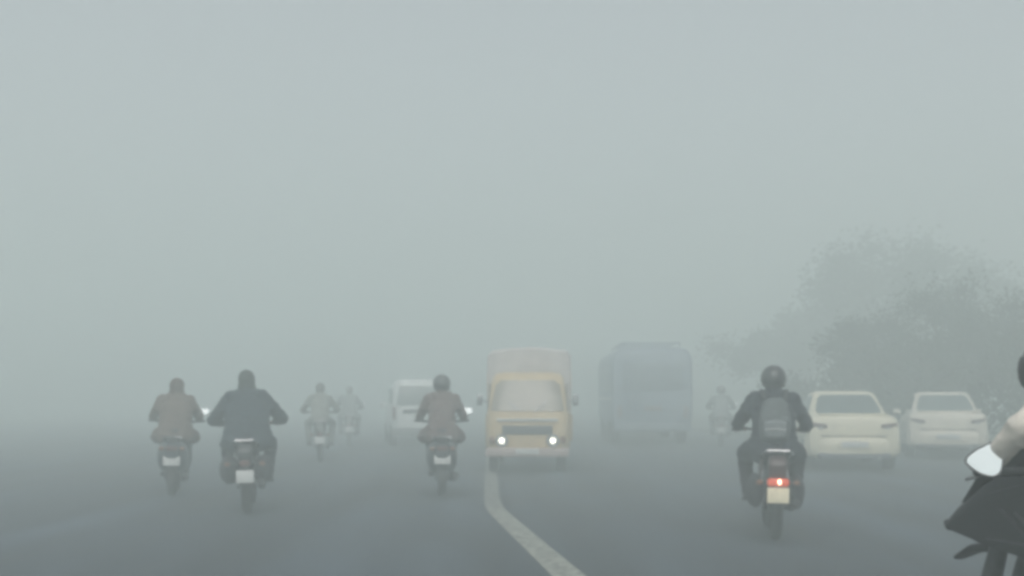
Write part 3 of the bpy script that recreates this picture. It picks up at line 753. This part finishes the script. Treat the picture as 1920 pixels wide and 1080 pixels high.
# ---------------------------------------------------------------- mini truck with lit headlamps (faces the camera)
def mini_truck(loc, yaw):
    t = empty('mini_truck', loc, R(yaw)); tag(t, 'small tan truck coming towards us with both headlights lit', 'truck')
    P = mat('truck_tan', (.55, .42, .25), .5, var=.12, scale=3, coat=.2)
    P2 = mat('truck_load_body', (.52, .40, .25), .65, var=.15, scale=3)
    tarp = mat('tarpaulin', (.50, .47, .46), .85, var=.15, scale=4, bump=.3)
    # local +Y is the truck's heading; nose at y = 0
    rs = []
    for z, hw, y0, y1 in ((.36, .70, -1.3, -.02), (.5, .75, -1.32, .0), (.85, .76, -1.32, -.01), (1.08, .75, -1.32, -.06), (1.45, .70, -1.30, -.22), (1.72, .66, -1.26, -.36), (1.80, .60, -1.18, -.48), (1.83, .45, -1.05, -.6)):
        cy, ly = (y0 + y1) / 2, (y1 - y0) / 2
        rs.append([Vector((se(math.cos(2 * math.pi * k / 40), .33) * hw, cy + se(math.sin(2 * math.pi * k / 40), .33) * ly, z)) for k in range(40)])
    cab = MB().rings(rs).build('cab', P, t)
    rows = []
    for z, hw, y in ((1.12, .66, -.075), (1.28, .64, -.142), (1.45, .61, -.218), (1.58, .59, -.29), (1.68, .56, -.342)):
        rows.append([Vector((s * hw, y + .014 - .05 * abs(s) ** 6, z)) for s in [k / 8 for k in range(-8, 9)]])
    ws = MB().grid(rows).build('windscreen', M['screen'], t)
    for s in (-1, 1):
        MB().tube([(s * .12, -.0, 1.10), (s * .35, -.10, 1.30)], .008, 6).build('wiper', M['alloy'], ws)
        MB().prism([(-1.15, 1.12), (-.22, 1.12), (-.42, 1.62), (-1.15, 1.62)], s * .70, s * .735, .01).build('side_window', M['screen'], t)
        lampx = s * .46
        h = MB().lathe([(.11, -.03), (.12, .01), (.115, .03)], (lampx, 0, .59), 'Y', 22).build('headlight', M['steel'], t)
        MB().lathe([(.055, .02), (.052, .045), (.025, .056)], (lampx, 0, .59), 'Y', 22).build('lens', M['headlit'], h)
        MB().ball((s * .64, -.0, .60), (.05, .03, .07)).build('turn_signal', M['amber'], t)
        mr = MB().tube([(s * .70, -.2, 1.25), (s * .84, -.16, 1.33), (s * .86, -.16, 1.40)], .012, 6).box((s * .87, -.15, 1.32), (.10, .04, .20), .02).build('wing_mirror', M['alloy'], t)
        MB().prism([(-1.2, .42), (-.3, .42), (-.28, 1.06), (-1.2, 1.06)], s * .752, s * .764, .004).build('door', P, t)
        for y in (-.62, -2.6): car_wheel(t, s * .62, y, .27, .085)
    g = MB().box((0, .005, .78), (.9, .02, .16), .008).build('grille', M['darkmetal'], t)
    for k in range(4): MB().box((0, .018, .725 + k * .037), (.88, .012, .012), .003).build('grille_bar', M['alloy'], g)
    MB().box((0, .05, .38), (1.50, .12, .16), .03).build('bumper', mat('bumper_pinkish', (.40, .32, .30), .5, var=.1), t)
    MB().box((0, .118, .40), (.42, .012, .10), .003).build('number_plate', M['plate'], t)
    MB().box((0, .0, .96), (1.1, .02, .05), .008).build('trim_strip', M['plate'], t)
    ld = MB().box((0, -2.35, .78), (1.62, 1.95, .5), .02)
    for s in (-1, 1):
        for k in range(5): ld.box((s * .82, -1.5 - k * .42, .78), (.03, .05, .5), .005)
    ld.box((0, -1.40, 1.3), (1.6, .05, 1.05), .01)
    ld.build('load_bed', P2, t)
    cv = MB(); rs = []
    for y, q in ((-1.36, .97), (-1.42, 1.0), (-2.2, 1.02), (-3.25, 1.0), (-3.34, .95)):
        ring = []
        for x, z in ((-.80, 1.02), (-.81, 1.5), (-.80, 2.15), (-.72, 2.26), (-.3, 2.31), (0, 2.33), (.3, 2.30), (.72, 2.26), (.80, 2.15), (.81, 1.5), (.80, 1.02)):
            ring.append(Vector((x * q, y, 1.02 + (z - 1.02) * q + .015 * math.sin(x * 9 + y * 5))))
        rs.append(ring)
    cv.rings(rs).build('tarpaulin_cover', tarp, t)
    MB().box((0, -1.7, .42), (.7, 3.0, .12), .02).build('chassis', M['black'], t)
    return t
x, y, z = gp(988, 884)
mini_truck((x, y - .6, .004), R(0) + 180 - 2)

# ---------------------------------------------------------------- blue-grey bus
def bus(loc, yaw):
    b = empty('bus', loc, R(yaw)); tag(b, 'faint blue-grey minibus seen from behind, between the tan truck and the rider with the backpack', 'bus')
    P = mat('bus_blue', (.21, .26, .32), .5, var=.1, scale=2, coat=.2)
    L = 7.2; W = 1.14; BG = mat('bus_glass', (.17, .21, .25), .35, var=.1, scale=2)
    rs = []
    for y, hw, zb, zt in ((-.0, 1.04, .50, 2.60), (.05, 1.11, .42, 2.70), (.2, W, .38, 2.78), (L - .4, W, .38, 2.78), (L - .1, 1.1, .42, 2.6), (L, 1.02, .5, 2.3)):
        ring = []
        for k in range(32):
            a = 2 * math.pi * k / 32
            ring.append(Vector((se(math.cos(a), .3) * hw, y, (zb + zt) / 2 + se(math.sin(a), .3) * (zt - zb) / 2)))
        rs.append(ring)
    MB().rings(rs).build('body', P, b)
    MB().box((0, -.005, 1.95), (1.7, .03, .78), .05).build('rear_window', BG, b)
    for s in (-1, 1):
        for k in range(6):
            MB().box((s * (W + .002), 1.0 + k * 1.05, 1.92), (.02, .93, .72), .03).build('side_window', BG, b)
        MB().box((s * .93, -.005, .95), (.14, .04, .34), .02).build('tail_light', M['far_lens'], b)
        for y in (1.6, 5.7): car_wheel(b, s * .98, y, .42, .13)
        MB().box((s * (W + .004), 3.5, 1.32), (.012, 6.2, .08), .004).build('side_stripe', M['plate'], b)
    MB().box((0, -.08, .52), (2.16, .18, .22), .04).build('bumper', BG, b)
    MB().box((0, -.02, 1.05), (.5, .02, .14), .004).build('number_plate', M['far_lens'], b)
    rl = MB()
    for s in (-1, 1): rl.tube([(s * .8, .4, 2.80), (s * .8, .4, 2.92), (s * .8, 5, 2.92), (s * .8, 5, 2.80)], .02, 6)
    for k in range(6): rl.tube([(-.8, .5 + k * .85, 2.92), (.8, .5 + k * .85, 2.92)], .015, 6)
    rl.build('roof_rack', P, b)
    MB().tube([(-.7, -.06, .7), (-.7, -.09, 1.0), (-.7, -.09, 2.4), (-.7, .02, 2.6)], .018, 6).tube([(-.4, -.06, .7), (-.4, -.09, 1.0), (-.4, -.09, 2.4), (-.4, .02, 2.6)], .018, 6).build('ladder', P, b)
    return b
x, y, z = gp(1224, 836)
bus((x, y, .004), -1)

# ---------------------------------------------------------------- white van in the fog on the left lane
def van(loc, yaw):
    b = empty('van', loc, R(yaw)); tag(b, 'faint white van seen from behind, left of and beyond the rider in the reddish-brown jacket', 'van')
    P = mat('van_white', (.74, .76, .75), .4, var=.04, coat=.3)
    rs = []
    for z, hw, y0, y1 in ((.28, .78, .06, 4.2), (.5, .85, .0, 4.35), (.95, .86, .0, 4.2), (1.1, .85, .03, 3.6), (1.5, .79, .12, 2.9), (1.75, .73, .22, 2.6), (1.84, .64, .35, 2.4), (1.86, .5, .5, 2.2)):
        cy, ly = (y0 + y1) / 2, (y1 - y0) / 2
        rs.append([Vector((se(math.cos(2 * math.pi * k / 40), .33) * hw, cy + se(math.sin(2 * math.pi * k / 40), .33) * ly, z)) for k in range(40)])
    MB().rings(rs).build('body', P, b)
    rows = []
    for z, hw, y in ((1.14, .72, .035), (1.3, .70, .068), (1.5, .66, .115), (1.68, .62, .185)):
        rows.append([Vector((s * hw, y - .012 + .05 * abs(s) ** 6, z)) for s in [k / 8 for k in range(-8, 9)]])
    MB().grid(rows).build('rear_window', M['glass'], b)
    for s in (-1, 1):
        MB().box((s * .79, -.0, .93), (.10, .06, .36), .025).build('tail_light', M['red'], b)
        for y0 in (.5, 1.45): MB().prism([(y0, 1.14), (y0 + .8, 1.14), (y0 + .8, 1.6), (y0 + .08, 1.6)], s * .80, s * .835, .01).build('side_window', M['glass'], b)
        for y in (.8, 3.4): car_wheel(b, s * .76, y, .31, .1)
        MB().box((s * .96, 3.0, 1.12), (.16, .09, .16), .04).build('wing_mirror', P, b)
    MB().box((0, -.06, .42), (1.66, .16, .22), .05).build('bumper', mat('van_bumper', (.16, .17, .17), .6), b)
    MB().box((0, -.022, .80), (.50, .02, .12), .004).build('number_plate', M['plate'], b)
    MB().box((0, -.012, .98), (1.1, .02, .10), .008).build('tailgate_trim', M['black'], b)
    return b
x, y, z = gp(793, 838)
van((x, y, .004), 9)

# ---------------------------------------------------------------- trees
bark = mat('bark', (.07, .055, .04), .95, var=.3, scale=12, bump=.5)
leafm = mat('leaves', (.012, .020, .012), .9, col2=(.028, .042, .022), scale=1.2, spec=.2)
def tree_meshes(seed, H, cr):
    rnd = random.Random(seed)
    T = MB(); tips = []
    th = H * .34
    bend = [(0, 0, 0)]; x = y = 0
    for k in range(1, 6):
        x += rnd.uniform(-.12, .12); y += rnd.uniform(-.12, .12); bend.append((x, y, th * k / 5))
    T.tube(bend, [.24, .2, .17, .16, .15, .14], 10)
    top = Vector(bend[-1])
    for k in range(8):
        a = k * 2 * math.pi / 8 + rnd.uniform(-.3, .3); el = rnd.uniform(.25, 1.2)
        L = cr * rnd.uniform(.7, 1.05)
        d = Vector((math.cos(a) * math.cos(el), math.sin(a) * math.cos(el), math.sin(el)))
        p1 = top + d * L * .45 + Vector((0, 0, .2)); p2 = top + Vector((d.x * L, d.y * L, d.z * L * (H - th) / cr * .85))
        T.tube([top - Vector((0, 0, .15)), p1, p2], [.10, .065, .025], 7); tips += [p1, p2]
        for j in range(3):
            e = p1.lerp(p2, rnd.uniform(.2, .9)); q = e + Vector((rnd.uniform(-1, 1), rnd.uniform(-1, 1), rnd.uniform(-.1, .9))) * cr * .38
            T.tube([e, q], [.035, .012], 5); tips.append(q)
    C = MB()
    for c in tips:
        R0 = rnd.uniform(.55, 1.05) * cr * .36
        for k in range(int(360)):
            d = Vector((rnd.gauss(0, 1), rnd.gauss(0, 1), rnd.gauss(0, .75))); d.normalize()
            p = c + d * R0 * min(1.35, abs(rnd.gauss(.62, .38)))
            if p.z < th * .55: continue
            s = rnd.uniform(.05, .11)
            u = Vector((rnd.gauss(0, 1), rnd.gauss(0, 1), rnd.gauss(0, 1))).normalized(); v = u.orthogonal().normalized()
            C.add([p - u * s, p + v * s * .5, p + u * s, p - v * s * .5], [(0, 1, 2, 3)])
    tm = T.mesh('trunk'); tm.materials.append(bark)
    cm = bpy.data.meshes.new('crown'); cm.from_pydata([tuple(v) for v in C.v], [], C.f); cm.materials.append(leafm)
    return tm, cm
protos = [tree_meshes(3, 5.6, 2.5), tree_meshes(11, 5.0, 2.3), tree_meshes(23, 6.2, 2.6)]
trees = [
    (14.0, 29.4, 1, .88, 'nearest dark hazy tree, at the right edge of the photo above the pale-shirted rider'),
    (12.3, 32.0, 0, .84, 'low dark hazy tree directly behind the silvery beige sedan'),
    (10.6, 34.0, 1, .82, 'low hazy tree directly behind the cream sedan'),
    (19.0, 50.0, 2, 1.35, 'tall faint tree rising above the silvery beige sedan'),
    (15.4, 50.0, 0, 1.5, 'tall faint tree rising above the cream sedan'),
    (13.2, 54.0, 1, 1.25, 'faintest tree, showing just right of the backpack rider'),
]
for x, y, k, sc, lab in trees:
    t = empty('tree', (x, y, 0), random.uniform(0, 6)); t.scale = (sc, sc, sc)
    tag(t, lab, 'tree', 'roadside trees fading into the fog')
    tm, cm = protos[k]
    link(bpy.data.objects.new('trunk', tm), t); link(bpy.data.objects.new('crown', cm), t)

def shrub(loc, sc, seed, label):
    rnd = random.Random(seed)
    t = empty('shrub', loc, rnd.uniform(0, 6)); t.scale = sc; tag(t, label, 'shrub', 'shrubs below the roadside trees')
    st = MB(); C = MB()
    for k in range(9):
        a = rnd.uniform(0, 6.28); q = Vector((math.cos(a) * rnd.uniform(.2, .9), math.sin(a) * rnd.uniform(.2, .9), rnd.uniform(.9, 1.9)))
        st.tube([(q.x * .1, q.y * .1, 0), (q.x * .5, q.y * .5, q.z * .55), tuple(q)], [.04, .025, .01], 6)
        for kk in range(260):
            d = Vector((rnd.gauss(0, 1), rnd.gauss(0, 1), rnd.gauss(0, 1))).normalized()
            p = Vector((q.x * .8, q.y * .8, q.z * .62)) + d * rnd.uniform(.2, .72)
            if p.z < .03: continue
            s_ = rnd.uniform(.04, .09); u = Vector((rnd.gauss(0, 1), rnd.gauss(0, 1), rnd.gauss(0, 1))).normalized(); v = u.orthogonal().normalized()
            C.add([p - u * s_, p + v * s_ * .5, p + u * s_, p - v * s_ * .5], [(0, 1, 2, 3)])
    st.build('stems', bark, t)
    cm = bpy.data.meshes.new('foliage'); cm.from_pydata([tuple(v) for v in C.v], [], C.f); cm.materials.append(leafm)
    link(bpy.data.objects.new('foliage', cm), t)
shrub((13.0, 29.0, 0), (1.9, 1.8, 1.7), 1, 'hazy shrub at the right edge of the photo, behind the pale-shirted rider')
shrub((11.7, 31.6, 0), (2.0, 1.8, 1.75), 2, 'hazy shrub directly behind the silvery beige sedan')
shrub((10.1, 33.6, 0), (1.9, 1.7, 1.6), 3, 'hazy shrub showing between the two pale sedans')
shrub((9.3, 37.6, 0), (1.6, 1.6, 1.3), 4, 'hazy shrub directly behind the cream sedan')

# ---------------------------------------------------------------- haze
hm = bpy.data.materials.new('haze_air'); hm.use_nodes = True
n = hm.node_tree.nodes; l = hm.node_tree.links
n.remove(n["Principled BSDF"])
pv = n.new("ShaderNodeVolumePrincipled")
pv.inputs["Color"].default_value = (*HAZE_COLOR, 1); pv.inputs["Density"].default_value = HAZE_DENSITY
pv.inputs["Anisotropy"].default_value = .25
l.new(pv.outputs[0], n["Material Output"].inputs["Volume"])
hb = MB().box((0, 220, (HAZE_TOP - 1) / 2), (640, 600, HAZE_TOP + 1), 0)
ho = hb.build('haze', hm); tag(ho, kind='stuff')
